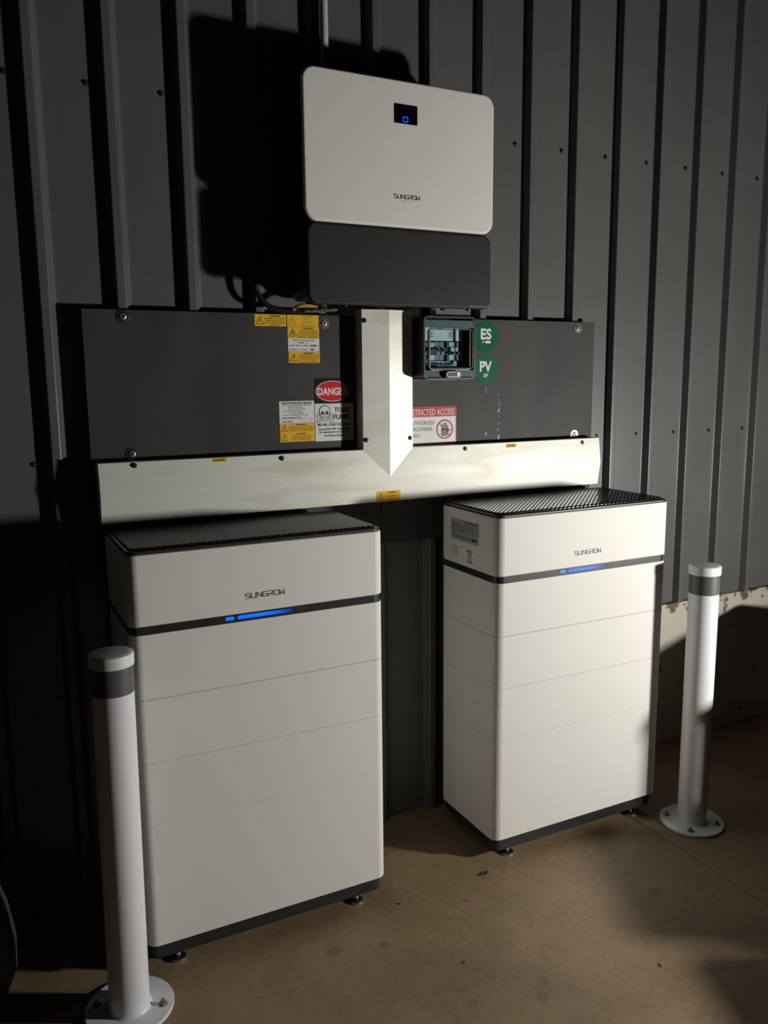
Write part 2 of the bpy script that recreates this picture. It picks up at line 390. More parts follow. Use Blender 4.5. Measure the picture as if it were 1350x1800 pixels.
LET = {'S': [[(1, 1), (.12, 1), (0, .88), (0, .62), (.12, .52), (.88, .52), (1, .42), (1, .12), (.88, 0), (0, 0)]],
       'U': [[(0, 1), (0, .12), (.12, 0), (.88, 0), (1, .12), (1, 1)]],
       'N': [[(0, 0), (0, 1), (1, 0), (1, 1)]],
       'G': [[(1, 1), (.12, 1), (0, .88), (0, .12), (.12, 0), (1, 0), (1, .5), (.42, .5)]],
       'R': [[(0, 1), (.88, 1), (1, .88), (1, .6), (.88, .48), (0, .48), (0, 0)], [(.45, .48), (1, 0)]],
       'O': [[(.12, 0), (0, .12), (0, .88), (.12, 1), (.88, 1), (1, .88), (1, .12), (.88, 0), (.12, 0)]],
       'W': [[(0, 1), (0, 0), (.5, .55), (1, 0), (1, 1)]]}
def wordmark(u0, v0, width, height, m='ink', arc=False):
    s = Sign(); n = 7; gap = .34; lw = width/(n + (n-1)*gap); t = height*.155
    for i, c in enumerate('SUNGROW'):
        o = u0 + i*lw*(1+gap)
        for st in LET[c]:
            for a, b in zip(st, st[1:]):
                s.line((o+a[0]*lw, v0+a[1]*height), (o+b[0]*lw, v0+b[1]*height), t, .0006, m, t*.4)
    if arc:
        N = 14
        for k in range(N):
            f0, f1 = k/N, (k+1)/N
            y = lambda f: v0 - height*.42 - height*.22*(1-(2*f-1)**2)*-1 - height*.25
            s.line((u0+width*(.27+.48*f0), y(f0)), (u0+width*(.27+.48*f1), y(f1)), t*.5, .0006, 'redline')
    return s

# ------------------------------------------------------------------ setting: floor, sheeted wall, plinth
PITCHR = .2073; R0 = .761                     # rib pitch; a rib crest's left edge
def floor_slab():
    b = MB(); zs = -.25
    jx = 2.432; xs = [(-4, 0), (jx-.0022, 0), (jx-.0012, -.007), (jx+.0012, -.007), (jx+.0022, 0), (9, 0)]
    V = []; ya, yb = -8, .6
    for x, z in xs: V += [(x, ya, z), (x, yb, z)]
    F = [(2*i, 2*i+2, 2*i+3, 2*i+1) for i in range(len(xs)-1)]
    b.add(V, F, 'floor')
    b.add([(-4, ya, zs), (9, ya, zs), (9, yb, zs), (-4, yb, zs)], [(3, 2, 1, 0)], 'floor')
    n = len(xs)
    b.add([(-4, ya, 0), (9, ya, 0), (9, ya, zs), (-4, ya, zs), (-4, yb, 0), (9, yb, 0), (9, yb, zs), (-4, yb, zs)], [(0, 1, 2, 3), (7, 6, 5, 4), (0, 3, 7, 4), (1, 5, 6, 2)], 'floor')
    o = b.build('floor', smooth=0); return tag(o, 'tan stained concrete floor with one straight saw joint', kind='structure')
floor_slab()
def profile(x0, x1):
    P = []; k = math.floor((x0 - R0)/PITCHR) - 1
    while True:
        c = R0 + k*PITCHR; k += 1
        if c - .02 > x1: break
        for dx, y in ((-.016, 0), (-.0125, 0), (-.0105, -.0008), (-.009, -.003), (-.0015, -.027), (0, -.0292), (.002, -.030), (.005, -.030), (.020, -.030), (.0228, -.030), (.0252, -.0290), (.0268, -.027), (.0385, -.0045), (.0400, -.0022), (.0425, -.0007), (.0465, 0), (.052, 0)):
            if x0 <= c+dx <= x1: P.append((c+dx, y))
    return [(x0, 0)] + P + [(x1, 0)]
def sheet():
    b = MB()
    for (x0, x1, z0, z1) in ((-3, 2.62, .002, 4.6), (2.62, 8, .645, 4.6)):
        P = profile(x0, x1); V = []
        for x, y in P: V += [(x, y, z0), (x, y, z1)]
        n = len(P)
        for x, y in P: V += [(x, y+.0012, z0), (x, y+.0012, z1)]
        F = [(2*i, 2*i+2, 2*i+3, 2*i+1) for i in range(n-1)] + [(2*n+2*i+1, 2*n+2*i+3, 2*n+2*i+2, 2*n+2*i) for i in range(n-1)]
        F += [(2*i, 2*n+2*i, 2*n+2*i+2, 2*i+2) for i in range(n-1)] + [(2*i+1, 2*i+3, 2*n+2*i+3, 2*n+2*i+1) for i in range(n-1)]
        b.add(V, F, 'sheet')
    # steel backing behind the sheet so no light leaks through
    b.box(-3, 8, .03, .05, .66, 4.6, 'sheet')
    b.box(-3, 2.62, .03, .05, 0, .66, 'sheet')
    o = b.build('wall_back', smooth=45); return tag(o, 'dark grey ribbed steel wall sheeting', kind='structure')
wall = sheet()
def hexscrew(name, parent, x, y, z, r=.0062, m='screw'):
    s = MB(); s.lathe([(r*1.35, 0), (r*1.35, .0012), (r*1.0, .0016)], m, (x, y, z), 'y', 16); s.lathe([(r*.82, .001), (r*.82, .0055), (r*.6, .0062)], m, (x, y, z), 'y', 6)
    return s.build(name, parent, smooth=30)
for k in range(-2, 15):
    x = .714 + PITCHR*k
    if not (1.25 < x < 1.97): hexscrew('screw', wall, x, 0, 2.438)
    if k in (-2, -1) or x > 2.55: hexscrew('screw', wall, x, 0, 1.386)
b = MB(); b.box(2.62, 8, 0, .20, 0, .635, 'plinth')
tag(b.build('wall_plinth', smooth=0), 'old cream painted plinth with chipped rusty patches under the steel sheeting', kind='structure')

# ------------------------------------------------------------------ two battery towers
BW, BD = .73, .35; YB = -.097; ZB0, ZSB, ZBB, ZBT, ZST, ZLID = .040, .086, .971, .9925, 1.182, 1.197
def battery(x0, label, right):
    t = thing('battery_tower', label, 'battery', (x0, YB, 0), 'white home battery towers')
    yb, yf = 0, -BD
    b = MB(); b.slab(.010, BW-.010, yf+.012, yb-.004, .026, ZB0, ZSB, .003, 'base', 'z'); b.build('base', t)
    for fx in (.087, BW-.086):
        for fy in (yf+.045, -.05):
            f = MB(); f.lathe([(.020, 0), (.022, .002), (.022, .007), (.018, .010), (.007, .013), (.007, ZB0)], 'chrome', (fx, fy, 0), 'z', 24)
            tag(f.build('levelling_foot', t), 'shiny steel levelling foot')
    ph = (ZBB - ZSB)/5
    for k in range(5):
        g = (.0002, .0001, .0003, .0005, .0005) if not right else (.0002, .0003, .0003, .0005, .0005)
        m = MB(); m.slab(0, BW, yf, yb, .030, ZSB + k*ph + g[k-1 if k else 0]*(1 if k else 0), ZSB + (k+1)*ph - g[k], g[k]*2 if k else .0012, 'shell', 'z', 9)
        m.build('battery_module', t)
    m = MB(); m.slab(.004, BW-.004, yf+.004, yb-.003, .028, ZBB-.0006, ZBT+.0006, 0, 'band', 'z', 9); bd = m.build('status_band', t)
    tag(bd, 'dark grey band with blue status light')
    zc = (ZBB+ZBT)/2 + .0008; yy = yf+.004
    s = MB(); s.slab(.248, .484, zc-.0058, zc+.0058, .0056, yy-.0006, yy, 0, 'black', 'y'); s.build('light_slot', bd)
    s = MB(); s.slab(.252, .277, zc-.0046, zc+.0046, .0045, yy-.0016, yy-.0004, 0, 'blue', 'y'); s.build('indicator_light', bd)
    s = MB(); s.slab(.286, .452, zc-.0048, zc+.0048, .0046, yy-.0016, yy-.0004, 0, 'led', 'y'); s.build('light_bar', bd)
    m = MB(); m.slab(-.001, BW+.001, yf-.001, yb, .031, ZBT+.0004, ZST, .0035, 'shell', 'z', 9); h = m.build('top_housing', t)
    wordmark(.310, 1.0335, .110, .0132).build('wordmark', h, (0, yf-.0010, 0), smooth=0)
    m = MB(); m.slab(.003, BW-.003, yf+.003, yb-.003, .028, ZST-.002, ZLID-.006, .004, 'dkgrey', 'z', 9)
    m.slab(.014, BW-.014, yf+.014, yb-.012, .024, ZLID-.010, ZLID, .004, 'lid', 'z', 9)
    tag(m.build('lid', t), 'black textured lid')
    if right:
        side_label(h)
    return t
def side_label(h):
    # on the left side face (normal -x): u runs towards the front (-y)
    mt = Matrix(((0, 1, 0, -.0012), (-1, 0, 0, 0), (0, 0, 1, 0), (0, 0, 0, 1)))
    # u = -(y) measured from the battery's back
    s = Sign(); a, c = .074, .244; z0, z1 = 1.076, 1.149
    s.plate(a, c, z0, z1, 'label')
    s.rect(a+.090, c-.006, z1-.0080, z1-.0050, .0012, 'ink')
    for k in range(6):
        s.rect(a+.004, c-.004, z1-.015-k*.0062, z1-.0145-k*.0062, .0012, 'ink')
    for u in (a+.03, a+.062, a+.093, a+.125): s.rect(u, u+.0006, z1-.047, z1-.014, .0012, 'ink')
    for k in range(5):
        for r_ in range(4): s.rect(a+.008+.030*k, a+.008+.030*k+.010+.004*((k+r_) % 3), z1-.0195-r_*.0062, z1-.0180-r_*.0062, .0012, 'grey')
    for k in range(9):
        u = a+.009+k*.0125; s.rect(u, u+.0035+.001*(k % 3), z0+.010, z0+.018, .0012, 'black')
    s.rect(c-.040, c-.012, z0+.010, z0+.018, .0012, 'black')
    tag(s.build('rating_label', h, mtx=mt, smooth=0), 'silver grey rating label with rows of small print')
    s = Sign(); s.text('CE', .142, 1.058, .009, 'black', bold=False, h=.0004); s.build('approval_mark', h, mtx=mt, smooth=0)
    s = Sign()
    for k in range(5): s.rect(.078, .078+.045-.006*(k % 2), 1.050-.0065*k, 1.0515-.0065*k, .0004, 'grey')
    s.build('small_print', h, mtx=mt, smooth=0)
    s = Sign(); cu, cv = .190, 1.032; L = lambda p, q, t_=.0013: s.line((cu+p[0], cv+p[1]), (cu+q[0], cv+q[1]), t_, .0004, 'black', .0004)
    L((-.024, .028), (.024, -.028)); L((.026, .024), (-.022, -.026))                    # the cross
    L((-.012, .016), (-.009, -.018)); L((.012, .014), (.009, -.018)); L((-.009, -.018), (.009, -.018), .0022)
    L((-.013, .016), (.013, .016), .0034); L((-.010, .020), (.009, .020), .002); L((-.006, .006), (.007, .006), .0028)
    s.disc(cu+.006, cv-.020, .0034, .0034, .0005, 'black', 16)
    tag(s.build('bin_symbol', h, mtx=mt, smooth=0), 'crossed out wheeled bin symbol')
battery(.6717, 'white battery tower on the left, beside the nearer bollard, its side face in shadow', False)
battery(1.8020, 'white battery tower on the right with rating label and bin symbol on its side', True)

# ------------------------------------------------------------------ wall boards with stickers
PF = -.046                                    # front face of the boards
def big_bolt(parent, x, z, y=PF):
    s = MB(); s.lathe([(.0185, 0), (.0190, .0012), (.0182, .0020), (.0100, .0022)], 'chrome', (x, y, z), 'y', 28)
    s.lathe([(.0112, .0021), (.0108, .0035), (.0085, .0050), (.0070, .0056)], 'zinc', (x, y, z), 'y', 20)
    s.lathe([(.0052, .0056), (.0050, .0059)], 'black', (x, y, z), 'y', 6)
    o = s.build('bolt', parent, smooth=30); return tag(o, 'shiny dome bolt with wide washer')
def board(x0, x1, label, bolts):
    t = thing('wall_board', label, 'board', (0, 0, 0), 'charcoal boards on the steel wall')
    b = MB(); b.slab(x0, x1, 1.052, 1.8225, .004, PF, PF+.006, .0008, 'panel', 'y', 3); b.build('board_sheet', t)
    # battens that hold the board off the ribs
    for z in (1.77, 1.42, 1.10):
        c = MB(); c.box(x0+.03, x1-.03, PF+.006, -.0305, z-.02, z+.02, 'screw'); c.build('batten', t)
    for x, z in bolts: big_bolt(t, x, z)
    return t
left = board(.657, 1.596, 'charcoal wall board on the left carrying the yellow warning stickers', ((.769, 1.8035), (1.3955, 1.797), (.773, 1.406)))
right = board(1.599, 2.513, 'charcoal wall board on the right carrying the round green stickers', ((2.434, 1.7995), (2.4285, 1.399)))

def sticker(parent, u0, u1, v0, v1, name, label, fill, base='yellow', y=PF, mtx=None):
    s = Sign(); s.plate(0, u1-u0, 0, v1-v0, base); fill(s, u1-u0, v1-v0)
    o = s.build(name, parent, smooth=0, loc=None if mtx is not None else (u0, y-.0001, v0), mtx=mtx, keep=False)
    return tag(o, label)
def warn(lines, ink='black', bolts=1, tw=.26, head='WARNING', lab=None):
    def f(s, W, H):
        s.tri(W*.165, H*.5, min(W*tw, H*.8), ink, 'yellow', bolts=bolts)
        cu = W*.645; n = len(lines)
        s.text(head, cu, H*.86, H*.13, ink, width=W*.33)
        for i, l in enumerate(lines):
            s.text(l, cu, H*(.86 - (i+1)*(.76/n)), H*.115, ink, width=min(W*.64, W*.036*len(l)), bold=False)
    return f
sticker(left, 1.1642, 1.2672, 1.784, 1.820, 'warning_sticker', 'yellow warning sticker, leftmost of the top cluster',
        warn(['MULTIPLE D.C. SOURCES', 'TURN OFF ALL D.C.', 'ISOLATORS TO ISOLATE', 'EQUIPMENT']))
sticker(left, 1.2705, 1.3775, 1.7848, 1.8205, 'warning_sticker', 'yellow warning sticker with faded print, topmost of the column',
        warn(['DO NOT', 'DISCONNECT', 'UNDER LOAD'], 'brownink'))
sticker(left, 1.2710, 1.3783, 1.7490, 1.7838, 'warning_sticker', 'yellow warning sticker, second in the column',
        warn(['ARC FLASH HAZARD', 'NOT ENERGISE UNTIL CONNECTED', 'THE UNIT AND CHECK ISOLATION', 'BEFORE ANY MAINTENANCE'], bolts=2))
def supplies(s, W, H):
    s.text('MULTIPLE MODE SUPPLIES', W*.5, H*.85, H*.11, 'ink', width=W*.68, bold=False)
    s.text('NUMBER :', W*.42, H*.66, H*.11, 'ink', width=W*.22, bold=False); s.text('3', W*.60, H*.68, H*.15, 'black')
    s.text('SHORT CIRCUIT CURRENT', W*.36, H*.45, H*.11, 'ink', width=W*.62, bold=False); s.text('10,000', W*.80, H*.45, H*.15, 'black', width=W*.2); s.text('A', W*.95, H*.44, H*.1, 'ink')
    s.text('MAXIMUM D.C. VOLTAGE', W*.33, H*.14, H*.11, 'ink', width=W*.58, bold=False); s.text('600', W*.77, H*.15, H*.15, 'black', width=W*.12); s.text('V', W*.95, H*.14, H*.1, 'ink')
sticker(left, 1.2718, 1.3783, 1.7072, 1.7482, 'supply_sticker', 'white sticker with short circuit current written in', supplies, 'white')
sticker(left, 1.2724, 1.3790, 1.6712, 1.7064, 'warning_sticker', 'yellow warning sticker, lowest of the top column',
        warn(['MULTIPLE BATTERY SYSTEMS', 'TURN OFF ALL BATTERY', 'SYSTEM ISOLATORS TO', 'ISOLATE EQUIPMENT']))
def shutdown(s, W, H):
    s.text('SHUTDOWN PROCEDURE', W*.5, H*.91, H*.095, 'black', width=W*.86)
    L = [(.11, 'STEP 1', .26, 'Turn off the INVERTER AC ISOLATOR at'), (None, '', .26, 'MAIN SWITCH (INVERTER)'), (None, '', .26, 'located in the Switchboard'),
         (.11, 'STEP 2', .26, 'Turn off the PV Array'), (None, '', .26, 'Turn off the PV Isolator'), (.11, 'STEP 3', .26, 'Turn off the BATTERY ISOLATORS')]
    for i, (a, p, c, q) in enumerate(L):
        v = H*(.81-.088*i)
        if a: s.text(p, W*a, v, H*.05, 'ink', align='l', bold=False, width=W*.12)
        s.text(q, W*c, v, H*.055, 'ink', align='l', bold=False, width=W*.0185*len(q))
    s.text('Manufacturer/Equipment Details', W*.07, H*.25, H*.055, 'ink', align='l', width=W*.54)
    s.text('Contact Number', W*.07, H*.08, H*.055, 'ink', align='l', width=W*.3)
    s.rect(W*.64, W*.97, H*.225, H*.232, .0012, 'ink'); s.rect(W*.07, W*.97, H*.15, H*.157, .0012, 'ink'); s.rect(W*.64, W*.97, H*.055, H*.062, .0012, 'ink')
sticker(left, 1.2358, 1.3552, 1.4800, 1.5508, 'procedure_sticker', 'white shutdown procedure sticker', shutdown, 'white')
def twowarn(s, W, H):
    for i, L in enumerate((['BATTERY SYSTEM D.C. ISOLATORS', 'DO NOT DE-ENERGISE THE BATTERY', 'SYSTEM AND BATTERY SYSTEM CABLING'], ['PV ARRAY D.C. ISOLATORS', 'DO NOT DE-ENERGISE THE PV', 'ARRAY AND ARRAY CABLING'])):
        o = H*.5*(1-i)
        s.tri(W*.13, o+H*.26, W*.19, 'black', 'yellow', hh=H*.38)
        s.text('WARNING', W*.61, o+H*.43, H*.07, 'black', width=W*.31)
        for j, l in enumerate(L): s.text(l, W*.61, o+H*(.31-.10*j), H*.058, 'black', width=min(W*.7, W*.0235*len(l)), bold=False)
sticker(left, 1.2366, 1.3550, 1.4205, 1.4794, 'warning_sticker', 'yellow double warning sticker under the white procedure sticker', twowarn)
def danger(s, W, H):
    h = H*.60
    s.rect(0, W, h, H, .0010, 'signblack')
    s.disc(W*.47, H*.795, W*.445, H*.165, .0012, 'white'); s.disc(W*.47, H*.795, W*.43, H*.155, .0013, 'red')
    s.text('DANGER', W*.47, H*.795, H*.115, 'white', h=.0015, width=W*.78)
    # skull and crossbones
    cu, cv = W*.250, H*.440
    for (a, c) in (((-.17, -.035), (.17, -.115)), ((.17, -.035), (-.17, -.115))):
        p = (cu+a[0]*W, cv+a[1]*H); q = (cu+c[0]*W, cv+c[1]*H)
        s.line(p, q, .0072, .0012, 'black'); 
        for e in (p, q): s.disc(e[0], e[1]+.0026, .0048, .0042, .0012, 'black', 16); s.disc(e[0], e[1]-.0026, .0048, .0042, .0012, 'black', 16)
        s.line(p, q, .0042, .0014, 'white')
        for e in (p, q): s.disc(e[0], e[1]+.0026, .0030, .0026, .0015, 'white', 16); s.disc(e[0], e[1]-.0026, .0030, .0026, .0015, 'white', 16)
    s.disc(cu, cv+.030*H, .0205, .0215, .0016, 'black', 32); s.disc(cu, cv+.030*H, .0180, .0190, .0017, 'white', 32)
    s.disc(cu, cv-.055*H, .0125, .0125, .0016, 'black', 24); s.disc(cu, cv-.050*H, .0105, .0115, .00175, 'white', 24)
    for sx in (-1, 1): s.disc(cu+sx*.0080, cv+.010*H, .0060, .0062, .0019, 'black', 18)
    s.poly([(cu-.0026, cv-.030*H), (cu+.0026, cv-.030*H), (cu, cv-.004*H)], .0019, 'black')
    s.rect(cu-.009, cu+.009, cv-.056*H, cv-.050*H, .0019, 'black')
    for k in range(-3, 4): s.rect(cu+k*.0026-.0003, cu+k*.0026+.0003, cv-.078*H, cv-.034*H, .0019, 'black')
    s.text('TOXIC', W*.71, H*.50, H*.072, 'black', width=W*.42); s.text('FUMES', W*.71, H*.385, H*.076, 'black', width=W*.47)
    s.rect(W*.07, W*.93, H*.300, H*.303, .0012, 'ink')
    s.text('FIRE WILL CAUSE TOXIC FUMES', W*.5, H*.263, H*.040, 'black', width=W*.88)
    s.text('Appropriate PPE requirements', W*.5, H*.195, H*.030, 'black', width=W*.86); s.text('for entering the room/area of', W*.5, H*.145, H*.030, 'black', width=W*.80)
    s.text('the battery system', W*.48, H*.090, H*.030, 'black', width=W*.50)
sticker(left, 1.3575, 1.4940, 1.4182, 1.6220, 'danger_sign', 'danger toxic fumes sign with skull and crossed bones', danger, 'white')

def round_sticker(x, z, r, l1, l2, lab, blk=False):
    s = Sign(); s.lathe([(r, 0), (r, .0008)], 'green', (0, 0, 0), 'y', 56)
    s.text(l1, 0, r*.20, r*.68, 'white', width=r*.84 if l1 == 'ES' else r*.94)
    if blk:
        s.text('UN', -r*.22, -r*.33, r*.13, 'white', width=r*.2); s.rect(-r*.04, r*.36, -r*.42, -r*.26, .0012, 'white')
    else: s.text(l2, 0, -r*.40, r*.22, 'white', width=r*.34)
    tag(s.build('round_sticker', right, (x, PF-.0001, z), smooth=0), lab)
round_sticker(2.0190, 1.7622, .0535, 'ES', '', 'round green sticker reading ES', True)
round_sticker(2.0190, 1.6485, .0540, 'PV', 'DP', 'round green sticker reading PV')
def restricted(s, W, H):
    s.rect(0, W, H*.73, H, .0010, 'red2'); 
    s.rect(W*.985, W, 0, H*.73, .0010, 'red2'); s.rect(0, W, 0, H*.02, .0010, 'red2')
    s.text('RESTRICTED ACCESS', W*.495, H*.855, H*.165, 'white', width=W*.925, bold=False)
    for i, l in enumerate(('AUTHORIZED', 'PERSONNEL', 'ONLY')): s.text(l, W*.08, H*(.575-.165*i), H*.105, 'ink', width=W*(.485, .455, .21)[i], align='l', bold=False)
    cu, cv, r = W*.765, H*.385, W*.165
    s.slab(cu-r*.42, cu+r*.42, cv-r*.72, cv+r*.05, r*.18, -.0013, -.0011, 0, 'grey', 'y')
    for k, (dx, hh) in enumerate(((-.32, .45), (-.11, .66), (.12, .70), (.33, .45))):
        s.slab(cu+(dx-.09)*r, cu+(dx+.09)*r, cv-r*.1, cv+hh*r, r*.088, -.0013, -.0011, 0, 'grey', 'y')
    s.line((cu+.30*r, cv-.3*r), (cu+.66*r, cv+.02*r), r*.17, .0013, 'grey')
    s.ring(cu, cv, r*.86, r, .0015, 'red2'); s.line((cu-r*.64, cv+r*.64), (cu+r*.64, cv-r*.64), r*.10, .0016, 'red2')
    random.seed(3)
    for k in range(16): s.disc(random.uniform(.1, .97)*W, random.choice([random.uniform(.0, .06), random.uniform(.69, .78), random.uniform(.1, .7)])*H, .0011, .0013, .0018, 'white', 7)
sticker(right, 1.6905, 1.8970, 1.3905, 1.5215, 'access_sign', 'worn red and white restricted access sign, its left end behind the metal cover', restricted, 'white')

# ------------------------------------------------------------------ T-shaped galvanised cable cover
duct = thing('cable_cover', 'galvanised T-shaped cable cover folded to a ridge, across the charcoal boards', 'cable cover')
XL, XR, XA, XC, XB = .668, 2.505, 1.505, 1.5975, 1.690
ZT, ZR, ZBm = 1.387, 1.297, 1.210; YE, YR = -.100, -.113; ZV = 1.8395; YK = PF-.0006
b = MB()
V = [(XL, YE, ZT), (XA, YE, ZT), (XC, YR, ZR), (XB, YE, ZT), (XR, YE, ZT), (XR, YR, ZR), (XL, YR, ZR), (XL, YE, ZBm), (XR, YE, ZBm),
     (XL, YK, ZT), (XA, YK, ZT), (XB, YK, ZT), (XR, YK, ZT), (XL, YK, ZBm), (XR, YK, ZBm)]
F = [(0, 6, 2, 1), (3, 2, 5, 4), (6, 7, 8, 5, 2), (9, 0, 1, 10), (11, 3, 4, 12), (7, 13, 14, 8), (0, 9, 13, 7, 6), (4, 5, 8, 14, 12)]
b.add(V, F, 'alu'); b.build('horizontal_cover', duct, smooth=0, keep=False)
b = MB(); e = .0004
V = [(XA, YE-e, ZT), (XC, YR-e, ZR), (XB, YE-e, ZT), (XA, YE-e, ZV), (XC, YR-e, ZV), (XB, YE-e, ZV), (XA, YK, ZT), (XA, YK, ZV), (XB, YK, ZT), (XB, YK, ZV)]
b.add(V, [(0, 1, 4, 3), (1, 2, 5, 4), (6, 0, 3, 7), (2, 8, 9, 5), (3, 4, 5, 9, 7)], 'alu'); b.build('vertical_cover', duct, smooth=0)
for x, z in ((1.5135, 1.8043), (1.5150, 1.4197), (1.679, 1.4202), (1.22, 1.3747), (.768, 1.3775), (1.8995, 1.3733), (2.4225, 1.3726)):
    hexscrew('screw', duct, x, YE-.002, z, .0060)
def slope_m(x, z, upper):
    # sticker frame lying on the sloping face of the horizontal cover
    if upper: a, c = Vector((0, YR, ZR)), Vector((0, YE, ZT))
    else: a, c = Vector((0, YE, ZBm)), Vector((0, YR, ZR))
    d = (c-a); d.normalize(); t = (z - a.z)/d.z; p = a + d*t; n = Vector((1, 0, 0)).cross(d)   # outward
    if n.y > 0: n = -n
    return Matrix(((1, 0, 0, x), (0, -n.y, d.y, p.y+n.y*.0003), (0, -n.z, d.z, p.z+n.z*.0003), (0, 0, 0, 1)))
for x, z, lab in ((1.0007, 1.3735, 'small yellow battery sticker on the left arm'), (2.0741, 1.3690, 'small yellow battery sticker on the right arm')):
    sticker(duct, 0, .0425, 0, .0125, 'battery_sticker', lab, lambda s, W, H: s.text('BATTERY', W/2, H/2, H*.42, 'black', width=W*.74), 'yellow', mtx=slope_m(x, z, True))
sticker(duct, 0, .0885, 0, .0345, 'warning_sticker', 'yellow warning sticker near the bottom edge', warn(['HAZARDOUS D.C.', 'VOLTAGE'], tw=.3), 'yellow', mtx=slope_m(1.5505, 1.2115, False))

# ------------------------------------------------------------------ breaker enclosure
enc = thing('breaker_enclosure', 'black breaker box with clear smoked lid beside the round green stickers', 'breaker box', (1.701, PF-.0004, 1.6145))
EW, EH, ED = .199, .205, .114
def frame(b, u0, u1, v0, v1, r, t, w0, w1, m):
    # rectangular ring
    b.box(u0, u0+t, w0, w1, v0, v1, m); b.box(u1-t, u1, w0, w1, v0, v1, m); b.box(u0+t, u1-t, w0, w1, v0, v0+t, m); b.box(u0+t, u1-t, w0, w1, v1-t, v1, m)
b = MB(); b.slab(-.002, EW+.004, -.004, EH, .016, -.004, 0, .001, 'boxblack', 'y')
t_ = .006
N = 7
def tubering(b, u0, u1, v0, v1, r, t, w0, w1, m, n=6):
    def ring(i, w):
        P = []; rr = max(r-i, .001)
        for cx, cy, a0 in ((u1-r, v1-r, 0), (u0+r, v1-r, 90), (u0+r, v0+r, 180), (u1-r, v0+r, 270)):
            for k in range(n+1):
                a = math.radians(a0+90*k/n); P.append((cx+rr*math.cos(a), w, cy+rr*math.sin(a)))
        return P
    R4 = [ring(0, w0), ring(0, w1), ring(t, w1), ring(t, w0)]; K = len(R4[0]); V = sum(R4, []); F = []
    for i in range(4):
        for k in range(K): F.append((i*K+k, i*K+(k+1) % K, ((i+1) % 4)*K+(k+1) % K, ((i+1) % 4)*K+k))
    b.add(V, F, m)
tubering(b, 0, EW, 0, EH, .016, t_, -ED*.66, -.003, 'boxblack')
b.build('box_body', enc)
b = MB(); tubering(b, -.001, EW+.001, -.001, EH+.001, .017, .006, -ED, -ED*.64, 'boxblack')
b.box(.006, EW-.006, -ED*.99, -ED*.90, EH-.036, EH-.012, 'boxgrey')
b.box(.006, EW-.006, -ED*.99, -ED*.90, .008, .030, 'boxgrey')
fr = b.build('lid_frame', enc)
b = MB(); b.slab(.007, EW-.007, .007, EH-.007, .012, -ED-.003, -ED-.0005, .001, 'glass', 'y')
tag(b.build('lid_window', enc), 'clear smoked plastic window')
b = MB(); tubering(b, .012, EW-.014, .034, EH-.040, .010, .0035, -ED-.009, -ED-.002, 'boxblack'); tubering(b, .020, EW-.022, .030, EH-.036, .010, .002, -ED-.0035, -ED-.0025, 'chrome'); b.build('window_rim', enc)
b = MB(); b.slab(.072, .136, .004, .028, .0115, -ED-.016, -ED-.002, .003, 'boxblack', 'y'); tubering(b, .076, .132, .007, .025, .0088, .0016, -ED-.0175, -ED-.0155, 'zinc')
la = b.build('latch', enc)
b = MB(); b.lathe([(.0055, 0), (.0055, .002), (.0035, .002), (.0033, .001)], 'zinc', (.122, -ED-.0160, .016), 'y', 20); b.build('keyhole', la)
b = MB(); b.box(.007, EW-.007, -.0460, -0.0410, .008, EH-.008, 'breaker2'); b.build('mounting_plate', enc)
b = MB(); b.box(.012, EW-.026, -0.0720, -0.0660, .128, .172, 'card')
for u in (.040, .118): b.box(u, u+.020, -0.0726, -0.0720, .137, .160, 'breaker'); b.box(u+.004, u+.015, -0.0729, -0.0726, .153, .155, 'ink'); b.box(u+.004, u+.013, -0.0729, -0.0726, .147, .149, 'ink'); b.box(u+.004, u+.016, -0.0729, -0.0726, .141, .143, 'ink')
b.box(.078, .094, -0.0726, -0.0720, .166, .170, 'black'); tag(b.build('circuit_card', enc), 'white card with circuit labels')
b = MB(); b.box(.012, EW-.026, -0.0660, -0.0620, .034, .062, 'breaker2')
for u in (.078, .096, .146): b.box(u, u+.010, -0.0666, -0.0660, .040, .058, 'card'); b.box(u+.003, u+.007, -0.0670, -0.0666, .043, .055, 'breaker2')
b.build('lower_cover', enc)
def breaker(u, w_, m, tog):
    b = MB(); b.box(u, u+w_-.001, -0.0760, -0.0460, .064, .124, m); b.box(u+.001, u+w_-.002, -0.0860, -0.0760, .081, .106, m, .001)
    o = b.build('breaker', enc)
    c = MB(); c.box(u+w_*.2, u+w_*.8, -0.0960, -0.0860, .088+tog, .096+tog, 'boxblack', .001); c.build('toggle', o)
breaker(.012, .018, 'breaker2', 0); breaker(.062, .018, 'breaker2', .004); breaker(.081, .018, 'breaker2', .004)
breaker(.118, .019, 'breaker', -.006); breaker(.138, .017, 'breaker', -.006)
b = MB(); b.box(.031, .060, -0.0780, -0.0460, .064, .122, 'breaker'); b.box(.034, .058, -0.0820, -0.0780, .066, .082, 'card'); ms = b.build('main_switch', enc)
b = MB(); b.slab(.030, .064, .086, .102, .006, -0.0980, -0.0820, .003, 'boxblack', 'y'); b.box(.034, .052, -0.0920, -0.0780, .080, .088, 'boxblack'); b.build('rotary_handle', ms)
b = MB(); b.box(.106, .113, -0.0800, -0.0460, .060, .124, 'boxblack'); b.box(.112, .164, -0.0900, -0.0870, .085, .089, 'boxblack'); b.build('busbar', enc)

